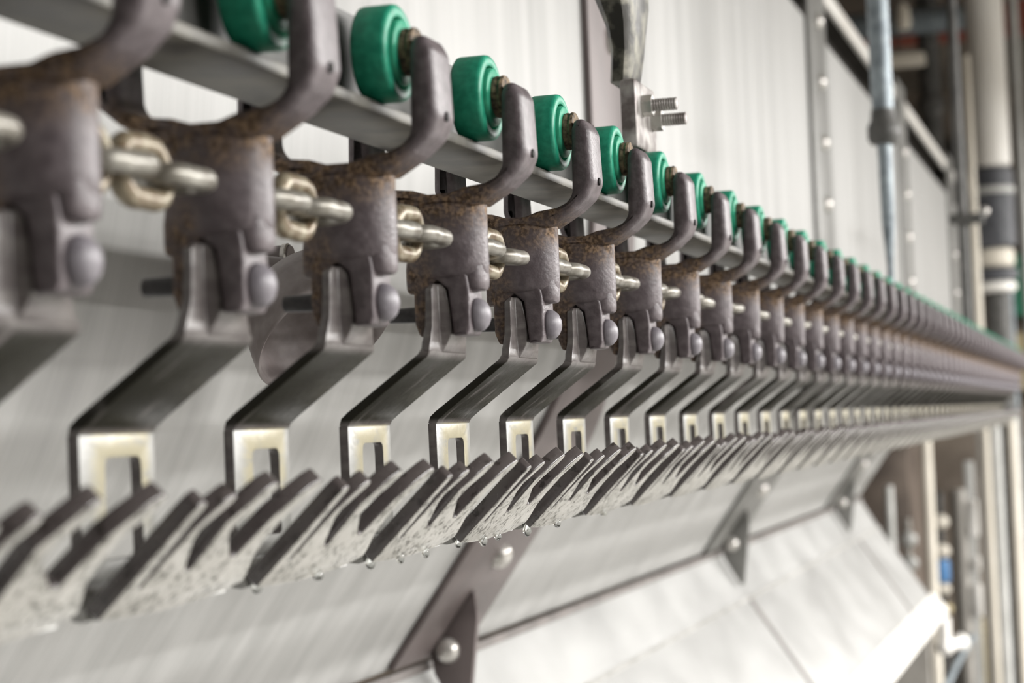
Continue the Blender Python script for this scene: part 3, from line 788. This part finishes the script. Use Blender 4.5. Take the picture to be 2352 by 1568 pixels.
b = nbm(); box(b, 10.2, 10.8, 0.45, 0.76, 0.0, H - 1.08)
tag(finish('tan_plinth', b, M['tan'], bevel=0.01), 'low tan plinth on the floor behind the posts', 'plinth')
t = empty('duckboard', (7.9, -0.2, 0)); tag(t, 'grey slatted duckboard lying on the floor at lower right', 'platform')
for k in range(5):
    b = nbm(); box(b, -0.9 + k * 0.28, -0.68 + k * 0.28, -0.4, 0.55, 0.06, 0.09); finish('slat', b, M['greyp'], t, bevel=0.004)
for y in (-0.35, 0.4):
    b = nbm(); box(b, -0.9, 0.5, y, y + 0.06, 0.0, 0.059); finish('bearer', b, M['brown'], t)
b = nbm(); tube(b, [(7.6, 0.535, H - 0.83), (7.1, 0.549, H - 0.856), (6.6, 0.559, H - 0.885), (6.3, 0.57, H - 1.0), (6.25, 0.575, 0.0)], 0.012, 12)
tag(finish('water_pipe', b, M['blue_pipe']), 'thin pale pipe bending to the floor below the trough lip', 'pipe')

b = nbm(); box(b, 10.6, 11.3, 1.02, 1.55, 0, H - 0.10)
tag(finish('machine_cabinet', b, M['brown'], bevel=0.02), 'dark brown machine cabinet behind the trough end', 'cabinet')
b = nbm(); box(b, 12.6, 13.2, 0.55, 1.30, 0, H - 0.02)
tag(finish('machine_cabinet', b, M['backwall'], bevel=0.02), 'brown machine cabinet behind the posts under the conveyor end', 'cabinet')

# fittings on the far wall
b = nbm(); box(b, 11.9, 12.1, 0.2, 3.8, H + 2.12, H + 2.296); tag(finish('roof_beam', b, M['red']), 'dull red beam under the ceiling beyond the panel', 'beam')
def rods(t, pts, z0):
    for x, y in pts:
        b = nbm(); cyl(b, (x, y, z0), (x, y, H + 2.298), 0.008, seg=10); finish('hanger_rod', b, M['dark_pipe'], t)
t = empty('ceiling_pipe', (0, 0, 0)); tag(t, 'thick blue grey pipe running level under the ceiling', 'pipe')
b = nbm(); cyl(b, (11.0, 0.62, H + 2.06), (11.0, 2.4, H + 2.06), 0.07); finish('pipe_run', b, M['blue_pipe'], t); rods(t, ((11.0, 0.9), (11.0, 1.9)), H + 2.12)
t = empty('cable_tray', (0, 0, 0)); tag(t, 'narrow cream cable tray hanging below the blue grey ceiling pipe', 'tray')
b = nbm(); box(b, 10.85, 10.95, 0.86, 1.6, H + 1.81, H + 1.87); finish('tray', b, M['cream'], t, bevel=0.004); rods(t, ((10.9, 1.0), (10.9, 1.5)), H + 1.868)
t = empty('ceiling_duct', (0, 0, 0)); tag(t, 'dark upright duct hanging behind the cream post', 'duct')
b = nbm(); lathe(b, [(0, H + 1.30), (0.06, H + 1.30), (0.06, H + 1.6), (0.075, H + 1.62), (0.075, H + 1.68), (0.06, H + 1.70), (0.06, H + 2.298), (0, H + 2.298)], 'Z', 28, (11.3, 0.87, 0)); finish('duct_run', b, M['dark_pipe'], t)
t = empty('pendant_lamp', (10.7, 0.945, 0)); tag(t, 'small cream pendant lamp hanging in front of the blue grey ceiling pipe', 'lamp')
b = nbm(); lathe(b, [(0, H + 1.96), (0.035, H + 1.97), (0.042, H + 2.01), (0.032, H + 2.08), (0.012, H + 2.11), (0, H + 2.11)], 'Z', 24); finish('shade', b, M['cream'], t)
b = nbm(); cyl(b, (0, 0, H + 2.111), (0, 0, H + 2.298), 0.006, seg=10); finish('stem', b, M['dark_pipe'], t)
b = nbm(); cyl(b, (14.9, 0.98, 0), (14.9, 0.98, H + 1.9), 0.075); tag(finish('wall_pipe', b, M['dark_pipe']), 'dark upright pipe on the far wall behind the cream post', 'pipe')
b = nbm(); box(b, 14.7, 14.995, 1.2, 1.7, H + 1.35, H + 1.66); tag(finish('junction_box', b, M['red'], bevel=0.01), 'rust red junction box on the far wall below the cable tray', 'box')
b = nbm(); box(b, 14.6, 14.995, 0.30, 0.62, H + 0.62, H + 1.05); tag(finish('wall_cabinet', b, M['green'], bevel=0.01), 'green cabinet on the far wall at the right edge', 'cabinet')
b = nbm(); box(b, 14.6, 14.995, 0.35, 0.85, H + 0.1, H + 0.50); tag(finish('wall_cabinet', b, M['tan'], bevel=0.01), 'tan cabinet on the far wall above the conveyor end', 'cabinet')

b = nbm(); box(b, 8.6, 14.5, -1.6, 1.8, 0.0005, 0.012)  # added sheet that keeps the visible floor dark
tag(finish('added_floor_mat', b, M['dark_pipe']), 'dark mat added to keep the floor dark at lower right', 'mat')
